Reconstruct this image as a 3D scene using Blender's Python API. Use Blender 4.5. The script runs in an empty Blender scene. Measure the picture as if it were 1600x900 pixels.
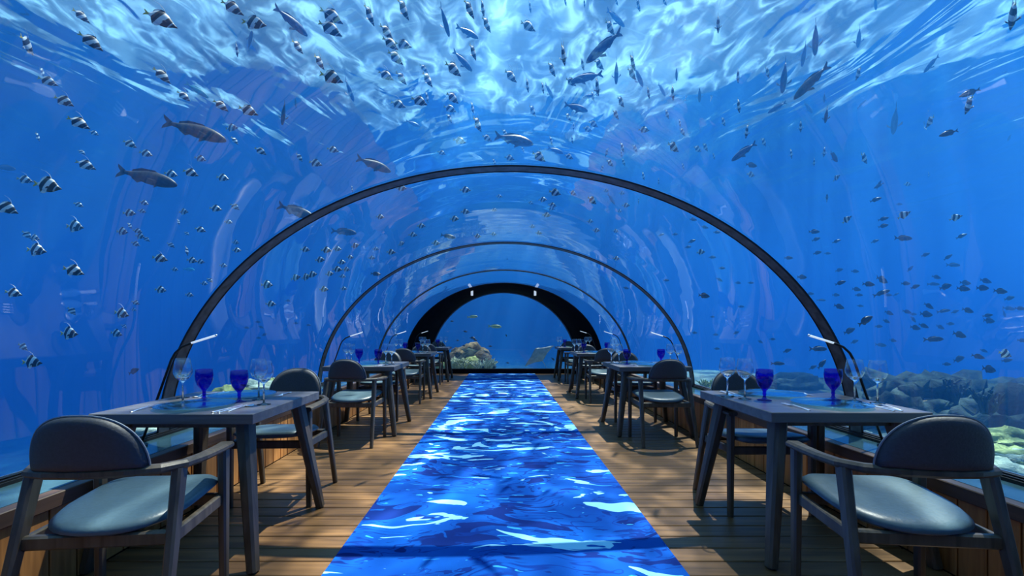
import bpy, bmesh, math, random
from math import sin, cos, pi, radians as R, sqrt, atan2
from mathutils import Vector, Matrix, noise

# ------------------------------------------------------------------ camera, world, sun, exposure
S = bpy.context.scene
COL = S.collection
cam_d = bpy.data.cameras.new('camera'); cam = bpy.data.objects.new('camera', cam_d); COL.objects.link(cam)
cam.location = (0, 0, 1.15); cam.rotation_euler = (pi / 2, 0, 0)
cam_d.sensor_width = 36.0; cam_d.lens = 16.0; cam_d.clip_end = 400
cam_d.shift_x = 17 / 1600; cam_d.shift_y = 65 / 1600
S.camera = cam
F = 711.0

S.view_settings.view_transform = 'Standard'; S.view_settings.look = 'None'
S.view_settings.gamma = 1.0; S.view_settings.use_curve_mapping = False
S.view_settings.exposure = 0.3

W = bpy.data.worlds.new('sky'); S.world = W; W.use_nodes = True
bg = W.node_tree.nodes['Background']
bg.inputs['Color'].default_value = (0.50, 0.80, 1.0, 1); bg.inputs['Strength'].default_value = 2.3

sun_d = bpy.data.lights.new('sun', 'SUN'); sun = bpy.data.objects.new('sun', sun_d); COL.objects.link(sun)
sun_d.energy = 30; sun_d.color = (0.98, 0.82, 0.68); sun_d.angle = R(0.6)
sun.rotation_euler = Vector((-0.26, -0.34, -1)).to_track_quat('-Z', 'Y').to_euler()

cy = S.cycles
cy.use_denoising = True
cy.transparent_max_bounces = 24; cy.max_bounces = 10; cy.transmission_bounces = 8
cy.glossy_bounces = 4; cy.diffuse_bounces = 3; cy.volume_bounces = 1
cy.caustics_reflective = False; cy.caustics_refractive = False
cy.sample_clamp_indirect = 4.0

# ------------------------------------------------------------------ helpers
def mat(name):
    m = bpy.data.materials.new(name); m.use_nodes = True
    nt = m.node_tree
    for n in list(nt.nodes): nt.nodes.remove(n)
    return m, nt, nt.nodes.new('ShaderNodeOutputMaterial')

def N(nt, t, **kw):
    n = nt.nodes.new('ShaderNode' + t)
    for k, v in kw.items():
        if k in n.inputs: n.inputs[k].default_value = v
        else: setattr(n, k, v)
    return n

def ramp(nt, stops, interp='LINEAR'):
    n = nt.nodes.new('ShaderNodeValToRGB'); cr = n.color_ramp; cr.interpolation = interp
    while len(cr.elements) > 1: cr.elements.remove(cr.elements[-1])
    for i, (p, c) in enumerate(stops):
        e = cr.elements[0] if i == 0 else cr.elements.new(p)
        e.position = p; e.color = (c[0], c[1], c[2], 1)
    return n

def pbr(name, base, rough=0.5, metal=0.0, noise_scale=None, var=0.25, stretch=(1, 1, 1), bump=0.0, **kw):
    """principled material, its colour broken up by stretched noise, with an optional fine bump"""
    m, nt, out = mat(name)
    p = N(nt, 'BsdfPrincipled'); nt.links.new(p.outputs[0], out.inputs[0])
    p.inputs['Base Color'].default_value = (*base, 1); p.inputs['Roughness'].default_value = rough
    p.inputs['Metallic'].default_value = metal
    for k, v in kw.items(): p.inputs[k.replace('_', ' ')].default_value = v
    if noise_scale:
        tc = N(nt, 'TexCoord'); mp = N(nt, 'Mapping'); mp.inputs['Scale'].default_value = stretch
        nt.links.new(tc.outputs['Object'], mp.inputs[0])
        nz = N(nt, 'TexNoise', Scale=noise_scale, Detail=4.0); nt.links.new(mp.outputs[0], nz.inputs['Vector'])
        lo = tuple(c * (1 - var) for c in base); hi = tuple(min(1, c * (1 + var)) for c in base)
        r = ramp(nt, [(0.3, lo), (0.7, hi)]); nt.links.new(nz.outputs[0], r.inputs[0])
        nt.links.new(r.outputs[0], p.inputs['Base Color'])
        if bump:
            b = N(nt, 'Bump', Strength=bump, Distance=0.01); nt.links.new(nz.outputs[0], b.inputs['Height'])
            nt.links.new(b.outputs[0], p.inputs['Normal'])
    return m

def wood(name, dark, light, axis=0, rough=0.5, per_object=0.0, scale=1.0):
    """grain running along the axis; per_object shifts each board's tone a little"""
    m, nt, out = mat(name)
    p = N(nt, 'BsdfPrincipled', Roughness=rough); nt.links.new(p.outputs[0], out.inputs[0])
    geo = N(nt, 'NewGeometry'); mp = N(nt, 'Mapping')
    sc = [22 * scale] * 3; sc[axis] = 1.6 * scale
    mp.inputs['Scale'].default_value = sc; nt.links.new(geo.outputs['Position'], mp.inputs[0])
    nz = N(nt, 'TexNoise', Scale=1.0, Detail=6.0, Distortion=0.6); nt.links.new(mp.outputs[0], nz.inputs['Vector'])
    r = ramp(nt, [(0.25, dark), (0.72, light)]); nt.links.new(nz.outputs[0], r.inputs[0])
    hs = N(nt, 'HueSaturation'); nt.links.new(r.outputs[0], hs.inputs['Color'])
    if per_object:
        oi = N(nt, 'ObjectInfo'); mr = N(nt, 'MapRange'); mr.inputs[3].default_value = 1 - per_object; mr.inputs[4].default_value = 1 + per_object
        nt.links.new(oi.outputs['Random'], mr.inputs[0]); nt.links.new(mr.outputs[0], hs.inputs['Value'])
    nt.links.new(hs.outputs[0], p.inputs['Base Color'])
    b = N(nt, 'Bump', Strength=0.25, Distance=0.004); nt.links.new(nz.outputs[0], b.inputs['Height'])
    nt.links.new(b.outputs[0], p.inputs['Normal'])
    return m

def link(name, me, m=None, parent=None, smooth=False):
    if isinstance(me, bmesh.types.BMesh):
        bm = me; me = bpy.data.meshes.new(name)
        bmesh.ops.recalc_face_normals(bm, faces=bm.faces); bm.to_mesh(me); bm.free()
    if m is not None and not me.materials: me.materials.append(m)
    if smooth:
        for p in me.polygons: p.use_smooth = True
    o = bpy.data.objects.new(name, me); COL.objects.link(o)
    if parent: o.parent = parent
    return o

def tag(o, label=None, cat=None, group=None, kind=None):
    if label: o['label'] = label
    if cat: o['category'] = cat
    if group: o['group'] = group
    if kind: o['kind'] = kind
    return o

def empty(name, loc=(0, 0, 0), rz=0):
    o = bpy.data.objects.new(name, None); COL.objects.link(o); o.location = loc; o.rotation_euler = (0, 0, rz)
    o.empty_display_size = 0.1
    return o

def copy_tree(o, parent=None):
    c = o.copy(); COL.objects.link(c)
    if parent: c.parent = parent
    for ch in o.children: copy_tree(ch, c)
    return c

def add_box(bm, lo, hi, bevel=0.0):
    vs = [bm.verts.new((x, y, z)) for z in (lo[2], hi[2]) for y in (lo[1], hi[1]) for x in (lo[0], hi[0])]
    fs = [bm.faces.new([vs[i] for i in f]) for f in ((0, 2, 3, 1), (4, 5, 7, 6), (0, 1, 5, 4), (2, 6, 7, 3), (0, 4, 6, 2), (1, 3, 7, 5))]
    if bevel:
        es = {e for f in fs for e in f.edges}
        bmesh.ops.bevel(bm, geom=list(es), offset=bevel, segments=1, affect='EDGES', clamp_overlap=True)
    return vs

def box(name, lo, hi, m, parent=None, bevel=0.0):
    bm = bmesh.new(); add_box(bm, lo, hi, bevel); return link(name, bm, m, parent)

def add_sweep(bm, pts, sec, ups=None, cap=True):
    """sweep the closed section sec(i) -> [(a, b), ...] along pts; a runs sideways, b up"""
    rings = []
    for i, p in enumerate(pts):
        p = Vector(p); a = Vector(pts[max(0, i - 1)]); b = Vector(pts[min(len(pts) - 1, i + 1)])
        t = (b - a).normalized(); up = Vector(ups[i]) if ups else Vector((0, 0, 1))
        s = t.cross(up)
        if s.length < 1e-4: s = t.cross(Vector((0, 1, 0)))
        s.normalize(); u = s.cross(t).normalized()
        rings.append([bm.verts.new(p + s * q[0] + u * q[1]) for q in sec(i)])
    n = len(rings[0])
    for r0, r1 in zip(rings, rings[1:]):
        for k in range(n): bm.faces.new((r0[k], r0[(k + 1) % n], r1[(k + 1) % n], r1[k]))
    if cap: bm.faces.new(rings[0][::-1]); bm.faces.new(rings[-1])
    return rings

def rrect(w, h, c=0.25):
    """rounded rectangle section, width w, height h"""
    k = c * min(w, h); x = w / 2; y = h / 2
    return [(-x + k, -y), (x - k, -y), (x, -y + k), (x, y - k), (x - k, y), (-x + k, y), (-x, y - k), (-x, -y + k)]

def circ(r, n=8): return [(r * cos(2 * pi * k / n), r * sin(2 * pi * k / n)) for k in range(n)]

def lathe(name, prof, m, parent=None, n=24, loc=(0, 0, 0)):
    bm = bmesh.new(); rings = []
    for r, z in prof:
        if r < 1e-5: rings.append([bm.verts.new((loc[0], loc[1], z + loc[2]))])
        else: rings.append([bm.verts.new((loc[0] + r * cos(2 * pi * k / n), loc[1] + r * sin(2 * pi * k / n), z + loc[2])) for k in range(n)])
    for a, b in zip(rings, rings[1:]):
        for k in range(n):
            k2 = (k + 1) % n
            if len(a) == 1 and len(b) == 1: continue
            if len(a) == 1: bm.faces.new((a[0], b[k], b[k2]))
            elif len(b) == 1: bm.faces.new((a[k], b[0], a[k2]))
            else: bm.faces.new((a[k], b[k], b[k2], a[k2]))
    return link(name, bm, m, parent, True)

# ------------------------------------------------------------------ tunnel outline
CX, A0, B0, CZ = 0.06, 2.368, 1.879, 0.374
YB, YE = -3.2, 11.0          # back and end of the acrylic vault
Y_END = 12.0
FLOOR_END = 11.9
LEDGE = 0.43
ARCH_Y = [3.05, 5.70, 8.35]
def prof(off=0.0, n=64, zmin=LEDGE):
    """vault outline from the left foot over the crown to the right foot"""
    a = A0 + off; b = B0 + off
    t0 = math.asin(max(-1, min(1, (zmin - CZ) / b)))
    return [(CX - a * cos(t0 + (pi - 2 * t0) * k / n), CZ + b * sin(t0 + (pi - 2 * t0) * k / n)) for k in range(n + 1)]

# ------------------------------------------------------------------ the sea: water body, surface
def make_water():
    m, nt, out = mat('seawater_volume')
    sc = N(nt, 'VolumeScatter', Density=0.050, Anisotropy=0.6); sc.inputs['Color'].default_value = (0.05, 0.34, 1.0, 1)
    ab = N(nt, 'VolumeAbsorption', Density=0.13); ab.inputs['Color'].default_value = (0.08, 0.55, 0.90, 1)
    ad = N(nt, 'AddShader'); nt.links.new(sc.outputs[0], ad.inputs[0]); nt.links.new(ab.outputs[0], ad.inputs[1])
    nt.links.new(ad.outputs[0], out.inputs['Volume'])
    bm = bmesh.new()
    add_box(bm, (-110, -80, -9), (110, 150, 6.15))
    pr = prof(0.03, 48, 0.40)
    poly = [(pr[0][0] - 0.25, -0.75)] + [(pr[0][0] - 0.25, 0.40)] + pr + [(pr[-1][0] + 0.25, 0.40), (pr[-1][0] + 0.25, -0.75)]
    a = [bm.verts.new((x, YB - 0.4, z)) for x, z in poly]; b = [bm.verts.new((x, Y_END + 0.1, z)) for x, z in poly]
    n = len(poly); fs = [bm.faces.new((a[i], a[(i + 1) % n], b[(i + 1) % n], b[i])) for i in range(n)]
    fs += [bm.faces.new(a[::-1]), bm.faces.new(b)]
    # outer box normals outwards, hollow's normals towards the tunnel
    bmesh.ops.recalc_face_normals(bm, faces=fs); bmesh.ops.reverse_faces(bm, faces=fs)
    me = bpy.data.meshes.new('seawater'); bm.to_mesh(me); bm.free(); me.materials.append(m)
    o = bpy.data.objects.new('seawater', me); COL.objects.link(o)
    tag(o, 'clear blue seawater surrounding the acrylic tunnel', 'water', kind='stuff')
make_water()

def make_surface():
    m, nt, out = mat('water_surface')
    geo = N(nt, 'NewGeometry')
    mp = N(nt, 'Mapping'); mp.inputs['Scale'].default_value = (1.7, 0.65, 1.0); mp.inputs['Rotation'].default_value = (0, 0, R(6))
    nt.links.new(geo.outputs['Position'], mp.inputs[0])
    n1 = N(nt, 'TexNoise', Scale=0.30, Detail=3.0, Roughness=0.40, Distortion=1.5); nt.links.new(mp.outputs[0], n1.inputs['Vector'])
    bp = N(nt, 'Bump', Strength=1.0, Distance=0.17); nt.links.new(n1.outputs[0], bp.inputs['Height'])
    # noise in the transparent colour paints the daylight patches that ripples would focus
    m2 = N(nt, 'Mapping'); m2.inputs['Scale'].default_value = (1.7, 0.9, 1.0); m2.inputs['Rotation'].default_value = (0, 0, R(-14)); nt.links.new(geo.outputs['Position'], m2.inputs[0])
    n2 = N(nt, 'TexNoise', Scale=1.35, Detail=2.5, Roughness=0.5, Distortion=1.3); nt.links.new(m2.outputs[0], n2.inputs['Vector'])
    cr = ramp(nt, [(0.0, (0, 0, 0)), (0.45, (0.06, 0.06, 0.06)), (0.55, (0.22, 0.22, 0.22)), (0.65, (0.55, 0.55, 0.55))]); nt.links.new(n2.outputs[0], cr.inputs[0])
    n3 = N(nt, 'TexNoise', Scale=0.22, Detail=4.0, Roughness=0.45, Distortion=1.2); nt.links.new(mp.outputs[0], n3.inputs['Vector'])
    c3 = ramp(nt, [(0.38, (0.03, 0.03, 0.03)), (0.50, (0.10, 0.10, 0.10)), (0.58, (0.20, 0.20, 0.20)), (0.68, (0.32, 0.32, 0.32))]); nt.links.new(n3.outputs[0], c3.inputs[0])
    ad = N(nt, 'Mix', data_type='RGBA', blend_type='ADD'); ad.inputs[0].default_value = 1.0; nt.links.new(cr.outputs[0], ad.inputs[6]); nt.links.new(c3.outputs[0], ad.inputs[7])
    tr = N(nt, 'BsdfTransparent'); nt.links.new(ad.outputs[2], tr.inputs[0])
    gl = N(nt, 'BsdfGlossy', Roughness=0.02); nt.links.new(bp.outputs[0], gl.inputs['Normal'])
    fr = N(nt, 'Fresnel', IOR=1.105); nt.links.new(bp.outputs[0], fr.inputs['Normal'])
    mx = N(nt, 'MixShader'); nt.links.new(fr.outputs[0], mx.inputs[0]); nt.links.new(tr.outputs[0], mx.inputs[1]); nt.links.new(gl.outputs[0], mx.inputs[2])
    nt.links.new(mx.outputs[0], out.inputs[0])
    bm = bmesh.new()
    nx, ny = 180, 180
    def ax(k, n, lo, hi):
        t = 2 * k / n - 1; return lo + (hi - lo) * (0.5 + 0.5 * (0.2 * t + 0.8 * t ** 3))
    vs = [[None] * (nx + 1) for _ in range(ny + 1)]
    for j in range(ny + 1):
        y = ax(j, ny, -84, 155) - 20 * (1 - abs(2 * j / ny - 1))
        for i in range(nx + 1):
            x = ax(i, nx, -114, 114)
            z = 6.6 + 0.10 * noise.noise(Vector((x * 0.55, y * 0.30, 0))) + 0.05 * noise.noise(Vector((x * 1.3, y * 0.8, 5)))
            vs[j][i] = bm.verts.new((x, y, z))
    for j in range(ny):
        for i in range(nx): bm.faces.new((vs[j][i], vs[j][i + 1], vs[j + 1][i + 1], vs[j + 1][i]))
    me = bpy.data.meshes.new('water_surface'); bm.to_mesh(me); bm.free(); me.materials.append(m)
    for p in me.polygons: p.use_smooth = True
    o = bpy.data.objects.new('water_surface', me); COL.objects.link(o)
    tag(o, 'rippling sunlit sea surface seen from below', 'water', kind='stuff')
make_surface()

# ------------------------------------------------------------------ materials of the room
M = {}
M['deck'] = wood('deck_board', (0.045, 0.021, 0.007), (0.19, 0.096, 0.034), 0, 0.42, 0.22)
M['cladding'] = wood('cladding_board', (0.20, 0.075, 0.020), (0.56, 0.25, 0.075), 2, 0.5, 0.25)
M['edge_wood'] = wood('ledge_edge', (0.03, 0.018, 0.012), (0.10, 0.055, 0.035), 1, 0.5)
M['chair_wood'] = wood('grey_stained_oak', (0.026, 0.020, 0.014), (0.092, 0.073, 0.052), 2, 0.45, scale=1.4)
M['table_wood'] = wood('grey_stained_ash', (0.060, 0.060, 0.066), (0.125, 0.125, 0.135), 0, 0.28, scale=1.2)
M['seat'] = pbr('pale_leather', (0.055, 0.098, 0.125), 0.38, noise_scale=60, var=0.08, bump=0.1)
M['back'] = pbr('slate_upholstery', (0.036, 0.040, 0.050), 0.6, noise_scale=120, var=0.15, bump=0.15)
M['piping'] = pbr('grey_piping', (0.16, 0.19, 0.23), 0.45)
M['ledge'] = pbr('stone_ledge', (0.06, 0.13, 0.15), 0.16, noise_scale=9, var=0.2, bump=0.05)
M['arch'] = pbr('bronze_steel', (0.10, 0.105, 0.12), 0.42, 0.3, noise_scale=14, var=0.5, bump=0.05)
M['arch_edge'] = pbr('steel_edge', (0.02, 0.02, 0.025), 0.4, 0.5)
M['black'] = pbr('black_paint', (0.004, 0.005, 0.010), 0.8, noise_scale=5, var=0.3, Specular_IOR_Level=0.1)
M['rubber'] = pbr('black_gasket', (0.012, 0.012, 0.014), 0.6)
M['steel'] = pbr('polished_steel', (0.92, 0.93, 0.95), 0.30, 1.0)
M['lamp_black'] = pbr('satin_black', (0.010, 0.010, 0.014), 0.3, 0.3)
M['lamp_bar'] = pbr('frosted_bar', (0.75, 0.80, 0.86), 0.25, 0.2, Emission_Strength=0.5, Emission_Color=(0.75, 0.88, 1.0, 1))
M['concrete'] = pbr('concrete', (0.25, 0.27, 0.27), 0.9, noise_scale=4, var=0.2)

def glass_mat(name, tint, ior=1.45, rough=0.0):
    m, nt, out = mat(name)
    g = N(nt, 'BsdfGlass', Roughness=rough, IOR=ior); g.inputs['Color'].default_value = (*tint, 1)
    nt.links.new(g.outputs[0], out.inputs[0]); return m

def thin_glass(name, tint, ior=1.5, bump=None, gloss=(1, 1, 1), f0k=2.0, power=5.0):
    """a pane thin enough not to bend what lies behind it"""
    m, nt, out = mat(name)
    tr = N(nt, 'BsdfTransparent'); tr.inputs[0].default_value = (*tint, 1)
    gl = N(nt, 'BsdfGlossy', Roughness=0.015); gl.inputs[0].default_value = (*gloss, 1)
    lw = N(nt, 'LayerWeight', Blend=0.5); pw = N(nt, 'Math', operation='POWER'); pw.inputs[1].default_value = 5
    f0 = ((ior - 1) / (ior + 1)) ** 2; fr = N(nt, 'Math', operation='MULTIPLY_ADD', use_clamp=True); mx = N(nt, 'MixShader')
    nt.links.new(lw.outputs['Facing'], pw.inputs[0]); nt.links.new(pw.outputs[0], fr.inputs[0]); fr.inputs[1].default_value = 1 - f0k * f0; fr.inputs[2].default_value = f0k * f0; pw.inputs[1].default_value = power
    if bump:
        geo = N(nt, 'NewGeometry'); mp = N(nt, 'Mapping'); mp.inputs['Scale'].default_value = bump[0]
        nt.links.new(geo.outputs['Position'], mp.inputs[0])
        nz = N(nt, 'TexNoise', Scale=1.0, Detail=2.0); nt.links.new(mp.outputs[0], nz.inputs['Vector'])
        b = N(nt, 'Bump', Strength=1.0, Distance=bump[1]); nt.links.new(nz.outputs[0], b.inputs['Height'])
        nt.links.new(b.outputs[0], gl.inputs['Normal'])
    nt.links.new(fr.outputs[0], mx.inputs[0]); nt.links.new(tr.outputs[0], mx.inputs[1]); nt.links.new(gl.outputs[0], mx.inputs[2])
    nt.links.new(mx.outputs[0], out.inputs[0]); return m
M['acrylic'] = thin_glass('clear_acrylic', (0.97, 0.99, 1.0), 1.45, ((0.12, 1.5, 0.10), 0.006), f0k=1.15)
M['glass'] = thin_glass('clear_glass', (0.97, 0.985, 0.99), 1.5, f0k=1.6, power=3.2)
M['lens'] = glass_mat('solid_clear_glass', (0.98, 0.99, 1.0), 1.5)
M['cobalt'] = thin_glass('cobalt_glass', (0.17, 0.07, 0.84), 1.5, f0k=1.0)
M['end_acrylic'] = thin_glass('dimming_end_acrylic', (0.70, 0.64, 0.60), 1.45, f0k=1.0)  # tint added to dim the too bright water behind the end window
M['aqua'] = thin_glass('aqua_glass', (0.62, 0.89, 0.94), 1.6, ((40, 40, 40), 0.002))

def carpet_mat():
    m, nt, out = mat('printed_carpet')
    p = N(nt, 'BsdfPrincipled', Roughness=0.85); p.inputs['Specular IOR Level'].default_value = 0.08; nt.links.new(p.outputs[0], out.inputs[0])
    geo = N(nt, 'NewGeometry'); sx = N(nt, 'SeparateXYZ'); nt.links.new(geo.outputs['Position'], sx.inputs[0])
    L = nt.links.new
    def mth(op, a, b=None, c=None):
        n = N(nt, 'Math', operation=op)
        for i, v in enumerate((a, b, c)):
            if v is None: continue
            if isinstance(v, (int, float)): n.inputs[i].default_value = v
            else: L(v, n.inputs[i])
        return n.outputs[0]
    # warp
    wn = N(nt, 'TexNoise', Scale=1.7, Detail=2.0); L(geo.outputs['Position'], wn.inputs['Vector'])
    wp = N(nt, 'VectorMath', operation='MULTIPLY_ADD'); L(wn.outputs[1], wp.inputs[0]); wp.inputs[1].default_value = (0.55, 0.35, 0); L(geo.outputs['Position'], wp.inputs[2])
    # large drawn-out shapes
    mp = N(nt, 'Mapping'); mp.inputs['Scale'].default_value = (1.25, 3.3, 1); mp.inputs['Rotation'].default_value = (0, 0, R(-10)); L(wp.outputs[0], mp.inputs[0])
    n1 = N(nt, 'TexNoise', Scale=1.5, Detail=3.0, Roughness=0.45, Distortion=0.9); L(mp.outputs[0], n1.inputs['Vector'])
    far = N(nt, 'MapRange'); L(sx.outputs[1], far.inputs[0]); far.inputs[1].default_value = 2.2; far.inputs[2].default_value = 4.2
    # rings of a drop
    def ring(cx, cyy, k):
        w = N(nt, 'SeparateXYZ'); L(wp.outputs[0], w.inputs[0])
        dx = mth('SUBTRACT', w.outputs[0], cx); dy = mth('MULTIPLY', mth('SUBTRACT', w.outputs[1], cyy), 1.0)
        r = mth('SQRT', mth('ADD', mth('MULTIPLY', dx, dx), mth('MULTIPLY', dy, dy)))
        s = mth('SINE', mth('MULTIPLY', r, k))
        fall = mth('SUBTRACT', 1.0, mth('MULTIPLY', r, 0.62)); fall = mth('MAXIMUM', fall, 0)
        return mth('MULTIPLY', s, fall)
    rg = mth('ADD', ring(0.25, 5.35, 30), ring(0.3, 8.0, 24))
    h = mth('ADD', n1.outputs[0], mth('MULTIPLY', rg, 0.13))
    tone = N(nt, 'TexNoise', Scale=2.2, Detail=3.0); L(geo.outputs['Position'], tone.inputs['Vector'])
    base = ramp(nt, [(0.3, (0.001, 0.048, 0.30)), (0.7, (0.002, 0.095, 0.46))]); L(tone.outputs[0], base.inputs[0])
    dk = ramp(nt, [(0.0, (1, 1, 1)), (0.405, (1, 1, 1)), (0.412, (0, 0, 0))]); L(h, dk.inputs[0])
    dk2 = ramp(nt, [(0.0, (0, 0, 0)), (0.455, (0, 0, 0)), (0.459, (1, 1, 1)), (0.470, (1, 1, 1)), (0.474, (0, 0, 0))]); L(h, dk2.inputs[0])
    lt = ramp(nt, [(0.0, (0, 0, 0)), (0.598, (0, 0, 0)), (0.603, (1, 1, 1))]); L(mth('ADD', h, mth('MULTIPLY', mth('SUBTRACT', far.outputs[0], 1.0), 0.035)), lt.inputs[0])
    # small flecks
    mp2 = N(nt, 'Mapping'); mp2.inputs['Scale'].default_value = (3.2, 11, 1); mp2.inputs['Rotation'].default_value = (0, 0, R(-6)); L(wp.outputs[0], mp2.inputs[0])
    n2 = N(nt, 'TexNoise', Scale=1.6, Detail=3.0, Distortion=0.7); L(mp2.outputs[0], n2.inputs['Vector'])
    h2 = mth('ADD', n2.outputs[0], mth('MULTIPLY', mth('SUBTRACT', far.outputs[0], 1.0), 0.06))
    lt2 = ramp(nt, [(0.0, (0, 0, 0)), (0.625, (0, 0, 0)), (0.632, (1, 1, 1))]); L(h2, lt2.inputs[0])
    dk3 = ramp(nt, [(0.0, (1, 1, 1)), (0.40, (1, 1, 1)), (0.41, (0, 0, 0))]); L(mth('SUBTRACT', n2.outputs[0], mth('MULTIPLY', mth('SUBTRACT', far.outputs[0], 1.0), 0.05)), dk3.inputs[0])
    def mixc(f, a, col):
        n = N(nt, 'Mix', data_type='RGBA'); L(f, n.inputs[0]); L(a, n.inputs[6]); n.inputs[7].default_value = (*col, 1); return n.outputs[2]
    c = mixc(dk.outputs[0], base.outputs[0], (0.001, 0.018, 0.15))
    c = mixc(dk2.outputs[0], c, (0.001, 0.035, 0.25))
    c = mixc(dk3.outputs[0], c, (0.001, 0.028, 0.21))
    c = mixc(lt2.outputs[0], c, (0.03, 0.30, 0.72))
    c = mixc(lt.outputs[0], c, (0.26, 0.62, 0.85))
    L(c, p.inputs['Base Color'])
    fz = N(nt, 'TexNoise', Scale=350.0); L(geo.outputs['Position'], fz.inputs['Vector'])
    b = N(nt, 'Bump', Strength=0.3, Distance=0.003); L(fz.outputs[0], b.inputs['Height']); L(b.outputs[0], p.inputs['Normal'])
    return m
M['carpet'] = carpet_mat()

# ------------------------------------------------------------------ floor, cladding, ledges
WL, WR = -1.97, 2.12
def skey(o): return tag(o, kind='structure')

fl = skey(box('floor', (WL - 0.02, YB, -0.10), (WR + 0.02, FLOOR_END, -0.028), M['concrete']))
bm = bmesh.new(); PITCH = 0.1365
add_box(bm, (WL + 0.004, 0, -0.028), (WR - 0.004, PITCH - 0.010, 0.0), 0.004)
pk = bpy.data.meshes.new('floor_plank'); bmesh.ops.recalc_face_normals(bm, faces=bm.faces); bm.to_mesh(pk); bm.free(); pk.materials.append(M['deck'])
y = 1.31
while y < FLOOR_END - 0.05:
    o = bpy.data.objects.new('floor_plank', pk); COL.objects.link(o); o.parent = fl; o.location = (0, y, 0); y += PITCH
bm = bmesh.new(); y = 1.31 - PITCH
while y > YB: add_box(bm, (WL + 0.004, y, -0.028), (WR - 0.004, y + PITCH - 0.007, 0)); y -= PITCH
link('rear_planks', bm, M['deck'], fl)['kind'] = 'stuff'

for side, X, s, gx in (('left', WL, -1, CX - A0), ('right', WR, 1, CX + A0)):
    w = skey(box('wall_' + side, (min(X + s * 0.02, X + s * 0.06), YB, -0.10), (max(X + s * 0.02, X + s * 0.06), FLOOR_END, 0.365), M['black']))
    bm = bmesh.new(); x0, x1 = sorted((X, X + s * 0.02))
    add_box(bm, (x0, 0, 0.001), (x1, 0.123, 0.365), 0.003)
    me = bpy.data.meshes.new('wall_board'); bmesh.ops.recalc_face_normals(bm, faces=bm.faces); bm.to_mesh(me); bm.free(); me.materials.append(M['cladding'])
    y = 0.95
    while y < 7.2:
        o = bpy.data.objects.new('wall_board', me); COL.objects.link(o); o.parent = w; o.location = (0, y, 0); y += 0.13
    bm = bmesh.new()
    while y < FLOOR_END - 0.1: add_box(bm, (x0, y, 0.001), (x1, y + 0.123, 0.365)); y += 0.13
    y = 0.95 - 0.13
    while y > YB: add_box(bm, (x0, y, 0.001), (x1, y + 0.123, 0.365)); y -= 0.13
    link('far_boards', bm, M['cladding'], w)['kind'] = 'stuff'
    # ledge with its timber nosing, gasket track and outer kerb
    lo, hi = sorted((X - s * 0.012, X + s * 0.05))
    nose = skey(box('trim_' + ('1' if s < 0 else '2'), (lo, YB, 0.365), (hi, FLOOR_END, LEDGE), M['edge_wood'], bevel=0.004))
    lo, hi = sorted((X + s * 0.05, gx - s * 0.035))
    led = skey(box('ledge_' + side, (lo, YB, 0.34), (hi, FLOOR_END, LEDGE + 0.001), M['ledge']))
    bm = bmesh.new()
    for k, (a, b, z) in enumerate(((0.035, 0.026, 0.018), (0.022, 0.012, 0.026), (-0.004, -0.03, 0.03))):
        l, h = sorted((gx - s * a, gx - s * b)); add_box(bm, (l, YB, 0.40), (h, YE + 0.05, LEDGE + z))
    link('gasket', bm, M['rubber'], led)
    l, h = sorted((gx + s * 0.03, gx + s * 0.10)); box('kerb', (l, YB, 0.10), (h, Y_END, LEDGE + 0.005), M['concrete'], led)
    l, h = sorted((gx + s * 0.024, gx + s * 0.030)); box('steel_strip', (l, YB, 0.40), (h, YE, LEDGE + 0.034), M['steel'], led)
    l, h = sorted((X + s * 0.06, gx + s * 0.10)); box('footing', (l, YB, -0.6), (h, Y_END, 0.34), M['concrete'], led)

carpet = box('carpet_runner', (-0.837, -1.2, 0.0), (0.877, FLOOR_END - 0.02, 0.009), M['carpet'], bevel=0.003)
tag(carpet, 'blue carpet runner printed with water ripples down the middle of the deck', 'carpet')

# ------------------------------------------------------------------ acrylic vault, arches, end wall
ys = [YB, -1.1, 0.4] + ARCH_Y + [YE]
ys = [YB, 0.4] + ARCH_Y + [YE]
pp = prof(0.0, 72)
for i in range(len(ys) - 1):
    bm = bmesh.new(); a = [bm.verts.new((x, ys[i], z)) for x, z in pp]; b = [bm.verts.new((x, ys[i + 1], z)) for x, z in pp]
    for k in range(len(pp) - 1): bm.faces.new((a[k], b[k], b[k + 1], a[k + 1]))
    o = link('window_%d' % (i + 1), bm, M['acrylic'], smooth=True); skey(o)

def add_strip_ring(bm, p_out, p_in, y0, y1):
    """closed band between two outlines, from y0 to y1"""
    n = len(p_out)
    A = [[bm.verts.new((x, y, z)) for x, z in p] for y in (y0, y1) for p in (p_out, p_in)]
    o0, i0, o1, i1 = A
    for k in range(n - 1):
        for q, r in ((o0, o1), (o1, i1), (i1, i0), (i0, o0)): bm.faces.new((q[k], q[k + 1], r[k + 1], r[k]))
    for k in (0, n - 1): bm.faces.new((o0[k], o1[k], i1[k], i0[k]))

for i, y0 in enumerate(ARCH_Y):
    t = empty('steel_arch', (0, 0, 0))
    w = 0.10
    bm = bmesh.new(); add_strip_ring(bm, prof(-0.002, 72), prof(-0.009, 72), y0, y0 + w); link('arch_band', bm, M['arch'], t)
    bm = bmesh.new(); add_strip_ring(bm, prof(-0.002, 72), prof(-0.012, 72), y0 - 0.008, y0); link('arch_flange', bm, M['arch_edge'], t)
    bm = bmesh.new(); add_strip_ring(bm, prof(-0.002, 72), prof(-0.012, 72), y0 + w, y0 + w + 0.008); link('arch_flange', bm, M['arch_edge'], t)
    tag(t, ['nearest and largest dark steel arch spanning the tunnel', 'middle dark steel arch spanning the tunnel',
            'third and smallest thin steel arch spanning the tunnel'][i], 'arch', 'steel arches of the tunnel')

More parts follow.
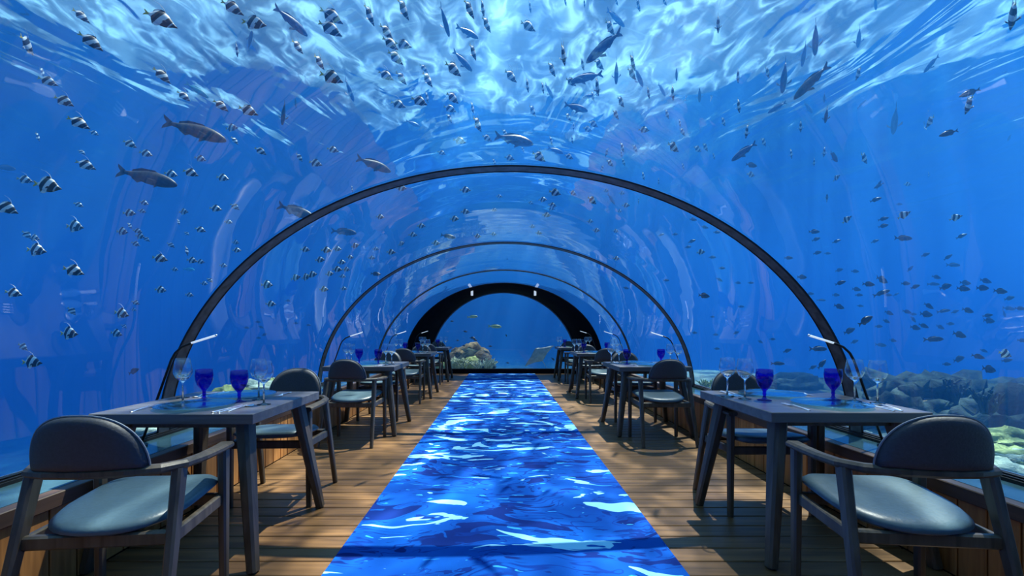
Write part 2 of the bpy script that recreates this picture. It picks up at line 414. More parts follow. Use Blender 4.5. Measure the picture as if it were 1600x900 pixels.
# black end vault: a tapering surround from the acrylic to the round end window
def inner(n=72, r=1.93, cz=0.20, zmin=0.12):
    t0 = math.asin((zmin - cz) / r)
    return [(CX - r * cos(t0 + (pi - 2 * t0) * k / n), cz + r * sin(t0 + (pi - 2 * t0) * k / n)) for k in range(n + 1)]
ob, ib = prof(-0.004, 72, 0.40), inner()
bm = bmesh.new()
a = [bm.verts.new((x, YE, z)) for x, z in ob]; b = [bm.verts.new((x, Y_END - 0.05, z)) for x, z in ib]; c = [bm.verts.new((x, Y_END + 0.06, z)) for x, z in ib]
d = [bm.verts.new((x, Y_END + 0.06, z)) for x, z in prof(0.03, 72, 0.40)]
e = [bm.verts.new((x, YE, z)) for x, z in prof(0.03, 72, 0.40)]
for q, r in ((a, b), (b, c), (c, d), (d, e), (e, a)):
    for k in range(72): bm.faces.new((q[k], q[k + 1], r[k + 1], r[k]))
ev = link('wall_end', bm, M['black'], smooth=True); skey(ev)
bm = bmesh.new(); add_strip_ring(bm, inner(72, 1.935), inner(72, 1.905), Y_END - 0.06, Y_END - 0.045); link('window_rim', bm, M['piping'], ev)
box('sill', (CX - 2.4, FLOOR_END, -0.3), (CX + 2.4, Y_END + 0.06, 0.12), M['black'], ev)
for s in (-1, 1):   # closing cheeks beside the end window, below the ledge line
    l, h = sorted((CX + s * 1.915, CX + s * 2.42)); box('cheek', (l, Y_END - 0.04, 0.1), (h, Y_END + 0.06, 0.46), M['black'], ev)
bm = bmesh.new(); pin = inner(72)
v = [bm.verts.new((x, Y_END, z)) for x, z in pin]; bm.faces.new(v)
o = link('window_6', bm, M['end_acrylic']); skey(o)
# wall behind the viewer, with a doorway onto the stair
bm = bmesh.new(); po = prof(0.02, 48, 0.40); v = [bm.verts.new((x, YB - 0.05, z)) for x, z in [(WL - 0.4, -0.1)] + po + [(WR + 0.4, -0.1)]]
f = bm.faces.new(v); r = bmesh.ops.extrude_face_region(bm, geom=[f])
for q in r['geom']:
    if isinstance(q, bmesh.types.BMVert): q.co.y -= 0.1
wb = link('wall_back', bm, M['edge_wood']); skey(wb)
skey(box('door_1', (-0.45, YB - 0.05, 0.0), (0.55, YB, 2.0), M['black'], bevel=0.004))
# hull below the floor
hull = skey(box('trim_3', (WL - 0.02, YB, -0.6), (WR + 0.02, Y_END, -0.10), M['concrete']))

for sx, lb in ((-0.72, 'small silver spotlight on the black end vault, left one'), (0.84, 'small silver spotlight on the black end vault, right one')):
    xx = CX + sx if False else sx
    t = empty('spotlight', (xx, 11.25, 2.09))
    lathe('lamp_body', [(0, 0.055), (0.026, 0.055), (0.03, 0.045), (0.03, -0.09), (0.024, -0.10), (0.02, -0.07), (0, -0.07)], M['lamp_bar'], t, 14)
    lathe('bracket', [(0, 0.12), (0.008, 0.12), (0.008, 0.05), (0, 0.05)], M['lamp_black'], t, 8)
    tag(t, lb, 'spotlight', 'spotlights of the end vault')

# ------------------------------------------------------------------ pads, chairs, tables
def pad(name, outline, thick, fn, m, parent=None, rings=7, flat=0.0):
    """cushion: outline (a, b) filled by rings; fn(a, b, offset) places a point"""
    ca = sum(p[0] for p in outline) / len(outline); cb = sum(p[1] for p in outline) / len(outline)
    bm = bmesh.new(); tops, bots = [], []
    for k in range(1, rings + 1):
        s = (k / rings) ** 0.6; th = thick * 0.5 * (max(0, 1 - s ** 7)) ** 0.5
        T, Bt = [], []
        for a, b in outline:
            pa, pb = ca + (a - ca) * s, cb + (b - cb) * s
            if k == rings: v = bm.verts.new(fn(pa, pb, 0)); T.append(v); Bt.append(v)
            else: T.append(bm.verts.new(fn(pa, pb, th))); Bt.append(bm.verts.new(fn(pa, pb, -th * (1 - flat))))
        tops.append(T); bots.append(Bt)
    n = len(outline)
    for L_, sg in ((tops, 1), (bots, -1)):
        c = bm.verts.new(fn(ca, cb, sg * thick * 0.5 * (1 - (flat if sg < 0 else 0))))
        for i in range(n): bm.faces.new((c, L_[0][i], L_[0][(i + 1) % n]))
        for r0, r1 in zip(L_, L_[1:]):
            for i in range(n): bm.faces.new((r0[i], r1[i], r1[(i + 1) % n], r0[(i + 1) % n]))
    return link(name, bm, m, parent, True)

def bar(name, p0, p1, s0, s1, m, parent, c=0.22):
    bm = bmesh.new(); a = rrect(*s0, c); b = rrect(*s1, c); add_sweep(bm, [p0, p1], lambda i: a if i == 0 else b, ups=[(0, 1, 0)] * 2 if abs(p1[2] - p0[2]) > 0.2 else None)
    return link(name, bm, m, parent)

def make_chair():
    t = empty('dining_armchair')
    W_ = M['chair_wood']
    # seat
    ol = []
    for k in range(36):
        th = 2 * pi * k / 36; c, s_ = cos(th), sin(th); e = 2 / (5.0 if s_ > 0 else 2.5)
        x = 0.236 * abs(c) ** e * (1 if c > 0 else -1); yy = (0.235 if s_ > 0 else 0.250) * abs(s_) ** e * (1 if s_ > 0 else -1)
        ol.append((x, yy + 0.03))
    seat = pad('seat', ol, 0.062, lambda a, b, o: (a, b, 0.452 + 0.02 * b / 0.23 + o + 0.03 * (a / 0.25) ** 2 * 0.4), M['seat'], t, flat=0.3)
    # back pad: half moon standing on the rail
    rail = [(-0.250, 0.215, 0.636), (-0.262, 0.10, 0.640), (-0.266, -0.02, 0.644), (-0.256, -0.12, 0.648), (-0.213, -0.192, 0.652), (-0.125, -0.231, 0.655), (0, -0.245, 0.656)]
    rail = rail + [(-x, y_, z) for x, y_, z in rail[:-1][::-1]]
    ol = []
    for k in range(28):
        th = pi * k / 27; c, s_ = cos(th), sin(th); e = 2 / 2.5
        ol.append((0.190 * abs(c) ** e * (1 if c > 0 else -1), 0.20 * abs(s_) ** (2 / 2.2)))
    ol += [(-0.186 + 0.372 * k / 12, 0.0) for k in range(1, 12)]
    bfn = lambda a, b, o: (a * (1 + 0.02 * o), -0.243 + 1.0 * a * a - 0.16 * b + o, 0.662 + b * 0.985)
    back = pad('backrest', ol, 0.052, bfn, M['back'], t)
    bm = bmesh.new(); seam = [bfn(a * 1.004, b * 1.004, 0.0) for a, b in ol[:28]]
    add_sweep(bm, seam, lambda i: circ(0.0035, 5), ups=[(0, 1, 0)] * 28); link('piping', bm, M['piping'], back)
    # arm rail in one bow, broad at both ends
    def sec(i):
        u = abs(i - 6) / 6
        return rrect(0.034 + 0.026 * u ** 2, 0.036 - 0.008 * u, 0.3)
    bm = bmesh.new(); add_sweep(bm, rail, sec); link('arm_rail', bm, W_, t)
    for s in (-1, 1):
        bar('leg', (s * 0.250, 0.185, 0.625), (s * 0.252, 0.185, 0.0), (0.036, 0.048), (0.030, 0.036), W_, t)
        bar('leg', (s * 0.245, -0.130, 0.635), (s * 0.268, -0.285, 0.0), (0.036, 0.056), (0.030, 0.034), W_, t)
        bar('side_rail', (s * 0.240, 0.18, 0.405), (s * 0.244, -0.185, 0.395), (0.024, 0.05), (0.024, 0.05), W_, t)
    bar('cross_rail', (-0.245, 0.185, 0.405), (0.245, 0.185, 0.405), (0.024, 0.05), (0.024, 0.05), W_, t)
    bar('cross_rail', (-0.250, -0.178, 0.400), (0.250, -0.178, 0.400), (0.030, 0.050), (0.030, 0.050), W_, t)
    tag(t, cat='chair'); return t

def make_table():
    t = empty('dining_table')
    box('table_top', (-0.39, -0.395, 0.70), (0.39, 0.395, 0.75), M['table_wood'], t, 0.003)
    bm = bmesh.new(); add_box(bm, (-0.30, -0.30, 0.665), (0.30, 0.30, 0.70), 0.002); link('under_frame', bm, M['chair_wood'], t)
    for sx in (-1, 1):
        for sy in (-1, 1):
            lg = bar('leg', (sx * 0.295, sy * 0.285, 0.70), (sx * 0.395, sy * 0.40, 0.006), (0.066, 0.094), (0.046, 0.054), M['chair_wood'], t)
            lathe('glide', [(0, 0), (0.018, 0), (0.018, 0.008), (0, 0.008)], M['rubber'], lg, 10, (sx * 0.395, sy * 0.40, 0))
    tag(t, cat='table'); return t

def make_wine():
    t = empty('wine_glass')
    lathe('foot', [(0, 0), (0.034, 0), (0.035, 0.002), (0.012, 0.006), (0.005, 0.012), (0.0042, 0.10), (0.006, 0.112), (0.016, 0.1195), (0.030, 0.1325), (0.029, 0.1350), (0.016, 0.1275), (0, 0.1255)], M['lens'], t, 20)
    lathe('bowl', [(0.0303, 0.1325), (0.036, 0.140), (0.045, 0.160), (0.046, 0.175), (0.042, 0.200), (0.037, 0.232), (0.0365, 0.2325), (0.0362, 0.232), (0.0412, 0.199), (0.0450, 0.175), (0.0440, 0.161), (0.0348, 0.1415), (0.0295, 0.1352)], M['glass'], t, 24)
    tag(t, cat='glass'); return t

def make_goblet():
    pr = [(0, 0), (0.036, 0), (0.037, 0.003), (0.016, 0.008), (0.009, 0.016), (0.0075, 0.030), (0.011, 0.036), (0.0085, 0.042), (0.010, 0.054), (0.020, 0.066), (0.034, 0.086), (0.043, 0.112), (0.0455, 0.140), (0.043, 0.175), (0.0415, 0.175), (0.0438, 0.140), (0.041, 0.113), (0.032, 0.089), (0.018, 0.070), (0, 0.062)]
    o = lathe('water_goblet', pr, M['cobalt'], n=22); tag(o, cat='glass'); return o

def make_plate():
    pr = [(0, 0.004), (0.11, 0.004), (0.115, 0.001), (0.13, 0.003), (0.178, 0.012), (0.182, 0.013), (0.182, 0.015), (0.176, 0.016), (0.13, 0.008), (0.118, 0.006), (0.11, 0.007), (0, 0.007)]
    o = lathe('charger_plate', pr, M['aqua'], n=40); tag(o, cat='plate'); return o

def blade(bm, secs, z=0.0):
    """flat tool outline: secs = [(y, halfwidth, thickness, rise)]"""
    rings = []
    for y_, w, th, rise in secs:
        rings.append([bm.verts.new((x, y_, z + rise + q)) for x, q in ((-w, th * 0.3), (-w * 0.6, 0), (w * 0.6, 0), (w, th * 0.3), (w * 0.6, th), (-w * 0.6, th))])
    for a, b in zip(rings, rings[1:]):
        for k in range(6): bm.faces.new((a[k], a[(k + 1) % 6], b[(k + 1) % 6], b[k]))
    bm.faces.new(rings[0][::-1]); bm.faces.new(rings[-1])

def make_knife():
    bm = bmesh.new(); blade(bm, [(-0.115, 0.004, 0.003, 0.002), (-0.11, 0.0075, 0.005, 0), (-0.03, 0.005, 0.004, 0), (0.0, 0.0055, 0.003, 0), (0.02, 0.010, 0.0018, 0), (0.09, 0.0105, 0.0016, 0), (0.112, 0.006, 0.0015, 0), (0.12, 0.001, 0.001, 0)])
    o = link('table_knife', bm, M['steel'], smooth=False); tag(o, cat='knife'); return o
def make_fork():
    bm = bmesh.new(); blade(bm, [(-0.105, 0.004, 0.003, 0.001), (-0.10, 0.0085, 0.003, 0), (-0.05, 0.004, 0.003, 0.004), (0.02, 0.0035, 0.003, 0.008), (0.035, 0.010, 0.002, 0.005), (0.05, 0.0125, 0.002, 0.002)])
    for x in (-0.0105, -0.0035, 0.0035, 0.0105):
        blade2 = [bm.verts.new((x + dx, yy, zz)) for yy, zz in ((0.049, 0.003), (0.098, 0.005)) for dx in (-0.0018, 0.0018)]
        b2 = [bm.verts.new((v.co.x, v.co.y, v.co.z + 0.002)) for v in blade2]
        for f in ((0, 1, 3, 2),): bm.faces.new([blade2[i] for i in f]); bm.faces.new([b2[i] for i in f[::-1]])
        for i, j in ((0, 1), (1, 3), (3, 2), (2, 0)): bm.faces.new((blade2[i], blade2[j], b2[j], b2[i]))
    o = link('table_fork', bm, M['steel']); tag(o, cat='fork'); return o
def make_spoon():
    bm = bmesh.new(); blade(bm, [(-0.10, 0.004, 0.003, 0.001), (-0.095, 0.0085, 0.003, 0), (-0.04, 0.004, 0.003, 0.004), (0.03, 0.004, 0.003, 0.008), (0.042, 0.009, 0.003, 0.004), (0.058, 0.0175, 0.003, 0.001), (0.075, 0.019, 0.003, 0.0), (0.090, 0.014, 0.003, 0.001), (0.099, 0.005, 0.003, 0.004)])
    o = link('table_spoon', bm, M['steel'], smooth=True); tag(o, cat='spoon'); return o

PROTO = {}
def place(kind, maker, x, y, z, rz, label, group):
    if kind in PROTO: o = copy_tree(PROTO[kind])
    else: o = PROTO[kind] = maker()
    o.location = (x, y, z); o.rotation_euler = (0, 0, rz); tag(o, label, group=group); return o

ORD = ['front', 'second', 'third', 'rearmost']
rnd = random.Random(5)
TX = {-1: [-1.567, -1.545, -1.56, -1.56], 1: [1.695, 1.66, 1.655, 1.67]}
TY = {-1: [2.55, 5.31, 7.96, 10.42], 1: [2.59, 5.28, 7.98, 10.50]}
CH = {  # near chair then far chair: dx, dy from the table centre, turn
    -1: [((0.112, -0.75, 6), (0.060, 0.585, 182)), ((0.035, -0.60, -3), (0.0, 0.60, 176)), ((0.04, -0.66, 0), (0.02, 0.62, 180)), ((0.02, -0.66, 0), (0.0, 0.58, 180))],
    1: [((-0.155, -0.78, -6), (-0.030, 0.400, 180)), ((-0.02, -0.57, 2), (0.0, 0.56, 183)), ((0.0, -0.62, 0), (0.0, 0.60, 180)), ((0.0, -0.64, 0), (0.0, 0.56, 180))]}
for s, sd in ((-1, 'left'), (1, 'right')):
    for i in range(4):
        tx, ty = TX[s][i], TY[s][i]; tn = '%s %s table' % (ORD[i], sd)
        place('table', make_table, tx, ty, 0, 0, 'square grey wood dining table with splayed legs, %s in the %s row' % (ORD[i], sd), 'dining tables along the tunnel')
        for (dx, dy, a), nf in zip(CH[s][i], ('near', 'far')):
            fac = 'with its back to the view' if nf == 'near' else 'facing the view'
            place('chair', make_chair, tx + dx, ty + dy, 0, R(a), 'dark wood armchair %s, %s side of the %s' % (fac, nf, tn), 'armchairs at the tables')
        zt = 0.75
        for nf, d in (('near', 1), ('far', -1)):
            q = 0 if d == 1 else pi
            def P(px, py): j = 0.006 if i else 0; return tx + d * px + rnd.uniform(-j, j), ty + d * py + rnd.uniform(-j, j)
            at = 'at the %s place on the %s' % (nf, tn)
            gx_ = 0.0 if s < 0 else 0.06
            def put(kind, maker, px, py, turn, label, group):
                x_, y_ = P(px, py); place(kind, maker, x_, y_, zt, q + R(turn), label, group)
            put('plate', make_plate, -0.015 + gx_, -0.19, 0, 'aqua glass charger plate ' + at, 'charger plates')
            put('goblet', make_goblet, 0.120 + gx_ * 1.4, -0.035 + gx_ * 0.8, 0, 'cobalt blue footed goblet ' + at, 'blue goblets')
            put('wine', make_wine, 0.30 + gx_ * 0.8, -0.12, 0, 'clear wine glass, outer one ' + at, 'wine glasses')
            put('wine', make_wine, 0.185 + gx_ * 1.7, 0.045 - gx_ * 1.4, 0, 'clear wine glass, inner one ' + at, 'wine glasses')
            put('fork', make_fork, -0.235 + gx_, -0.24, 3, 'steel fork left of the plate ' + at, 'forks')
            put('knife', make_knife, 0.182 + gx_, -0.245, -4, 'steel knife beside the plate ' + at, 'knives')
            put('knife', make_knife, 0.212 + gx_, -0.250, -2, 'steel knife beside the spoon ' + at, 'knives')
            put('spoon', make_spoon, 0.243 + gx_ * 0.9, -0.235, -5, 'steel spoon right of the knives ' + at, 'spoons')

# thin bent lamps standing on the ledges
def make_lamp(s):
    """base at the origin; the stem leans over the table, s = +1 bends towards +x"""
    t = empty('ledge_lamp')
    lathe('lamp_base', [(0, 0), (0.032, 0), (0.034, 0.004), (0.034, 0.010), (0.010, 0.014), (0.009, 0.03), (0, 0.03)], M['lamp_black'], t, 16)
    pts = [(0, 0, 0.01), (0.095 * s, 0, 0.28), (0.185 * s, 0, 0.53), (0.210 * s, 0, 0.575), (0.25 * s, 0, 0.612), (0.31 * s, 0, 0.637)]
    bm = bmesh.new(); add_sweep(bm, pts, lambda i: circ(0.0075, 8), ups=[(0, 1, 0)] * 6); link('stem', bm, M['lamp_black'], t, True)
    bm = bmesh.new(); add_sweep(bm, [(0.305 * s, 0, 0.635), (0.46 * s, 0, 0.683)], lambda i: rrect(0.012, 0.011, 0.3), ups=[(0, 1, 0)] * 2); lb = link('light_bar', bm, M['lamp_bar'], t)
    lathe('end_cap', [(0, -0.007), (0.007, -0.004), (0.008, 0), (0.007, 0.004), (0, 0.007)], M['steel'], lb, 10, (0.462 * s, 0, 0.684))
    tag(t, cat='lamp'); return t
for s, sd in ((-1, 'left'), (1, 'right')):
    for i, y_ in enumerate([2.80, 5.75, 8.35, 10.9] if s < 0 else [2.80, 5.75, 8.35, 10.9]):
        key = 'lamp' + sd
        if key not in PROTO: PROTO[key] = make_lamp(-s); o = PROTO[key]
        else: o = copy_tree(PROTO[key])
        o.location = (-2.215 if s < 0 else 2.355, y_, LEDGE + 0.001)
        tag(o, 'thin bent black lamp on the ledge beside the %s %s table' % (ORD[i], sd), 'lamp', 'bent lamps on the ledges')

# ------------------------------------------------------------------ seabed and reef
M['sand'] = pbr('pale_sand', (0.24, 0.27, 0.22), 0.95, noise_scale=1.2, var=0.4)
def reef_mat(name, dark, light, scale=5.0):
    m, nt, out = mat(name); p = N(nt, 'BsdfPrincipled', Roughness=0.95); nt.links.new(p.outputs[0], out.inputs[0])
    geo = N(nt, 'NewGeometry'); nz = N(nt, 'TexNoise', Scale=scale, Detail=6.0, Roughness=0.65, Distortion=0.5); nt.links.new(geo.outputs['Position'], nz.inputs['Vector'])
    r = ramp(nt, [(0.35, dark), (0.65, light)]); nt.links.new(nz.outputs[0], r.inputs[0]); nt.links.new(r.outputs[0], p.inputs['Base Color'])
    b = N(nt, 'Bump', Strength=0.8, Distance=0.05); nt.links.new(nz.outputs[0], b.inputs['Height']); nt.links.new(b.outputs[0], p.inputs['Normal'])
    return m
M['rock'] = reef_mat('reef_rock', (0.006, 0.016, 0.016), (0.045, 0.075, 0.062), 5)
M['brown_coral'] = reef_mat('brown_coral', (0.08, 0.055, 0.03), (0.34, 0.25, 0.14), 9)
M['green_coral'] = reef_mat('green_coral', (0.12, 0.16, 0.05), (0.55, 0.62, 0.24), 8)
M['pale_coral'] = reef_mat('pale_coral', (0.30, 0.36, 0.28), (0.80, 0.88, 0.66), 12)

def ground(x, y):
    r = max(0, min(1, (x - 2.7) / 3.0)); r = r * r * (3 - 2 * r)
    l = max(0, min(1, (-2.6 - x) / 2.5))
    z = -1.15 + 0.95 * r - 4.5 * l
    if y > 12.5 and x < 2.7: z = max(z, -1.0 + 0.5 * min(1, (y - 12.5) / 3)) if x > -5 else z
    if x > 8: z -= min(2.5, (x - 8) * 0.16)
    z -= min(2.5, max(0, y - 14) * 0.06)
    return z + 0.14 * noise.noise(Vector((x * 0.7, y * 0.7, 3))) + 0.05 * noise.noise(Vector((x * 2.3, y * 2.3, 8)))
bm = bmesh.new(); nx, ny = 120, 110
vs = []
for j in range(ny + 1):
    y_ = -30 + 178 * (j / ny) ** 1.9
    row = []
    for i in range(nx + 1):
        t_ = 2 * i / nx - 1; x_ = 108 * (0.15 * t_ + 0.85 * t_ ** 3)
        row.append(bm.verts.new((x_, y_, min(ground(x_, y_), -0.70 if -2.75 < x_ < 2.85 and y_ < 12.4 else 9))))
    vs.append(row)
for j in range(ny):
    for i in range(nx): bm.faces.new((vs[j][i], vs[j][i + 1], vs[j + 1][i + 1], vs[j + 1][i]))
o = link('seabed', bm, M['sand'], smooth=True); tag(o, kind='structure')

def boulder(name, x, y, z, sx, sy, sz, m, seed, rough=0.35, freq=1.8, sub=3, label=None, cat='rock', group=None):
    bm = bmesh.new(); bmesh.ops.create_icosphere(bm, subdivisions=sub, radius=1)
    for v in bm.verts:
        d = v.co.normalized(); q = d * freq + Vector((seed * 3.1, seed, 0))
        r = 1 + rough * noise.noise(q) + rough * 0.55 * noise.noise(q * 2.6) + rough * 0.3 * noise.noise(q * 6)
        v.co = Vector((d.x * sx, d.y * sy, d.z * sz)) * r
    o = link(name, bm, m, smooth=True); o.location = (x, y, z); tag(o, label, cat, group); return o

def branching(name, x, y, z, h, n, m, seed, label, group):
    """staghorn or finger coral: a clump of forking stems"""
    rr = random.Random(seed); bm = bmesh.new()
    for k in range(n):
        a = rr.uniform(0, 2 * pi); l = rr.uniform(0.1, 0.8); d = Vector((cos(a) * l, sin(a) * l, 1)).normalized()
        p0 = Vector((cos(a) * h * 0.25 * l, sin(a) * h * 0.25 * l, -0.05)); p1 = p0 + d * h * rr.uniform(0.5, 0.9)
        r = h * 0.07; sec = lambda i: circ(r * (1 - 0.3 * i), 5)
        add_sweep(bm, [p0, (p0 + p1) / 2 + Vector((rr.uniform(-1, 1), rr.uniform(-1, 1), 0)) * h * 0.08, p1], sec, ups=[(0, 1, 0.2)] * 3)
        for q in range(2):
            b0 = p0.lerp(p1, rr.uniform(0.45, 0.8)); dd = (d + Vector((rr.uniform(-1, 1), rr.uniform(-1, 1), 0.1))).normalized()
            add_sweep(bm, [b0, b0 + dd * h * 0.3], lambda i: circ(r * (0.75 - 0.3 * i), 5), ups=[(0, 1, 0.2)] * 2)
    o = link(name, bm, m); o.location = (x, y, z); tag(o, label, 'coral', group); return o

def at(px, py, Y): return ((px - 783) / F * Y, Y, 1.15 + (515 - py) / F * Y)
# mound seen through the end window
MOUND = [(728, 573, 15.5, .95, .6, 'rock', 'broad dark rock at the foot of the mound beyond the end window'),
         (733, 559, 15.6, .62, .50, 'brown_coral', 'round brown coral on top of the mound beyond the end window'),
         (716, 564, 15.2, .42, .34, 'brown_coral', 'brown coral on the left shoulder of the mound beyond the end window'),
         (751, 565, 15.2, .40, .34, 'brown_coral', 'brown coral on the right shoulder of the mound beyond the end window'),
         (736, 569, 14.6, .30, .24, 'green_coral', 'green coral head at the middle front of the end mound'),
         (697, 573, 15.0, .32, .22, 'green_coral', 'green coral at the far left foot of the end mound')]
for k, (px, py, Y, w, h, mm, lb) in enumerate(MOUND):
    x_, y_, z_ = at(px, py, Y); boulder('coral_head' if 'coral' in mm else 'reef_rock', x_, y_, z_, w, w * .8, h, M[mm], k + 1, label=lb, cat='coral' if 'coral' in mm else 'rock')
for k, (px, py, Y, h, lb) in enumerate([(709, 572, 14.0, .26, 'pale green branching coral, left one before the end mound'), (721, 573, 13.9, .24, 'pale green branching coral, second from left before the end mound'),
                                        (747, 573, 13.9, .20, 'pale green branching coral, third from left before the end mound'), (763, 572, 14.1, .24, 'pale green branching coral at the right foot of the end mound')]):
    x_, y_, z_ = at(px, py, Y); branching('branching_coral', x_, y_, z_ - 0.05, h * 1.7, 26, M['pale_coral'], k + 4, lb, 'branching corals at the end mound')
# reef on the right of the tunnel
REEF = [(1470, 655, 7.2, 1.15, .75, 'rock', 'large dark reef rock beyond the front right table'),
        (1412, 668, 6.6, .60, .48, 'rock', 'dark reef rock to the left of the large one, beyond the front right table'),
        (1545, 672, 6.2, .72, .50, 'rock', 'dark reef rock at the right of the large one'),
        (1585, 640, 8.4, .95, .55, 'rock', 'far reef rock low at the right edge'),
        (1340, 650, 8.6, .9, .40, 'rock', 'low dark rock behind the blue goblet of the front right table'),
        (1250, 615, 11.0, 1.1, .42, 'rock', 'distant low rock between the two front right goblets'),
        (1582, 690, 4.9, .42, .13, 'green_coral', 'flat green plate coral at the right edge, upper shelf'),
        (1570, 712, 4.6, .40, .11, 'green_coral', 'flat green plate coral at the right edge, lower shelf'),
        (1600, 728, 4.4, .38, .12, 'pale_coral', 'pale plate coral low at the right edge beside the ledge'),
        (1560, 735, 4.2, .24, .10, 'pale_coral', 'small pale coral just outside the glass behind the right armchair'),
        (1520, 700, 5.3, .38, .22, 'brown_coral', 'brown coral lump beside the green plate corals'),
        (1452, 640, 6.6, .30, .18, 'brown_coral', 'brown coral crest on the large right reef rock'),
        (1300, 684, 5.2, .32, .14, 'green_coral', 'low green coral seen under the front right table'),
        (1160, 640, 8.6, .5, .25, 'rock', 'low rock outside the glass beyond the far front right chair')]
for k, (px, py, Y, w, h, mm, lb) in enumerate(REEF):
    x_, y_, z_ = at(px, py, Y); boulder('reef_rock' if mm == 'rock' else 'plate_coral' if h < .15 else 'coral_head', x_, y_, z_, w, w * .8, h, M[mm], k + 11, rough=.5, freq=2.4, sub=4 if w > .35 else 3, label=lb, cat='coral' if 'coral' in mm else 'rock')
for k, (px, py, Y, h, mm, lb) in enumerate([(1540, 640, 5.6, .34, 'rock', 'dark branching coral standing on the right reef'), (1495, 625, 6.4, .40, 'rock', 'tall dark branching coral on the crest of the right reef'),
                                            (1592, 745, 4.15, .14, 'pale_coral', 'pale branching coral at the right edge near the ledge'), (1440, 690, 5.0, .16, 'pale_coral', 'small pale branching coral below the large right rock'),
                                            (1405, 700, 4.8, .12, 'green_coral', 'small green branching coral beside the front right lamp'), (1105, 605, 8.2, .25, 'green_coral', 'small green branching coral beyond the second right table')]):
    x_, y_, z_ = at(px, py, Y); branching('branching_coral', x_, y_, z_, h, 16, M[mm], k + 24, lb, 'branching corals on the right reef')
# corals at the foot of the left side
for k, (px, py, Y, w, h, mm, lb) in enumerate([(362, 618, 5.5, .22, .14, 'green_coral', 'yellow green coral behind the front left goblet'), (405, 613, 6.0, .30, .15, 'pale_coral', 'pale green coral behind the front left wine glasses'),
                                               (432, 611, 6.3, .22, .16, 'green_coral', 'green coral beside the far front left armchair'), (268, 662, 4.6, .20, .12, 'green_coral', 'green coral seen under the front left table top'),
                                               (225, 682, 4.2, .22, .10, 'pale_coral', 'pale coral low under the left half of the front left table'), (384, 640, 5.7, .42, .30, 'rock', 'dark rock carrying the corals on the left side')]):
    x_, y_, z_ = at(px, py, Y); boulder('coral_head' if mm != 'rock' else 'reef_rock', x_, y_, z_, w, w * .8, h, M[mm], k + 40, rough=.5, label=lb, cat='coral' if 'coral' in mm else 'rock')

# ------------------------------------------------------------------ fish
def fish_mat(name, fn):
    m, nt, out = mat(name); p = N(nt, 'BsdfPrincipled', Roughness=0.45); nt.links.new(p.outputs[0], out.inputs[0])
    tc = N(nt, 'TexCoord'); fn(nt, tc, p); return m
def stripes(nt, tc, p):
    sp = N(nt, 'SeparateXYZ'); nt.links.new(tc.outputs['Object'], sp.inputs[0])
    t_ = N(nt, 'Math', operation='MULTIPLY_ADD'); nt.links.new(sp.outputs[2], t_.inputs[0]); t_.inputs[1].default_value = -0.55; nt.links.new(sp.outputs[0], t_.inputs[2])
    sh = N(nt, 'Math', operation='ADD'); nt.links.new(t_.outputs[0], sh.inputs[0]); sh.inputs[1].default_value = 0.6
    w, k, y_ = (0.88, 0.90, 0.86), (0.012, 0.013, 0.018), (0.62, 0.50, 0.05)
    r = ramp(nt, [(0, y_), (0.26, y_), (0.27, w), (0.36, w), (0.37, k), (0.55, k), (0.56, w), (0.73, w), (0.74, k), (0.92, k), (0.93, w), (0.985, k)]); nt.links.new(sh.outputs[0], r.inputs[0])
    nt.links.new(r.outputs[0], p.inputs['Base Color'])
def plain(lo, hi):
    def f(nt, tc, p):
        sp = N(nt, 'SeparateXYZ'); nt.links.new(tc.outputs['Object'], sp.inputs[0])
        nz = N(nt, 'TexNoise', Scale=14.0, Detail=3.0); nt.links.new(tc.outputs['Object'], nz.inputs['Vector'])
        a = N(nt, 'Math', operation='MULTIPLY_ADD'); nt.links.new(sp.outputs[2], a.inputs[0]); a.inputs[1].default_value = -1.8; nt.links.new(nz.outputs[0], a.inputs[2])
        r = ramp(nt, [(0.3, lo), (0.8, hi)]); nt.links.new(a.outputs[0], r.inputs[0]); nt.links.new(r.outputs[0], p.inputs['Base Color'])
    return f
M['banner'] = fish_mat('striped_scales', stripes)
M['dark_fish'] = fish_mat('dusky_scales', plain((0.010, 0.012, 0.016), (0.045, 0.055, 0.07)))
M['snapper'] = fish_mat('brown_grey_scales', plain((0.035, 0.035, 0.04), (0.12, 0.12, 0.12)))
M['blue_fish'] = fish_mat('blue_scales', plain((0.03, 0.10, 0.26), (0.10, 0.24, 0.42)))
M['gold_fish'] = fish_mat('gold_scales', plain((0.45, 0.55, 0.18), (0.80, 0.85, 0.50)))
M['cyan_fish'] = fish_mat('turquoise_scales', plain((0.02, 0.42, 0.50), (0.10, 0.62, 0.66)))
M['yellow_fin'] = pbr('yellow_fin', (0.62, 0.50, 0.06), 0.5)
M['white_fin'] = pbr('white_fin', (0.85, 0.88, 0.85), 0.5)
M['eye'] = pbr('fish_eye', (0.004, 0.004, 0.005), 0.15)
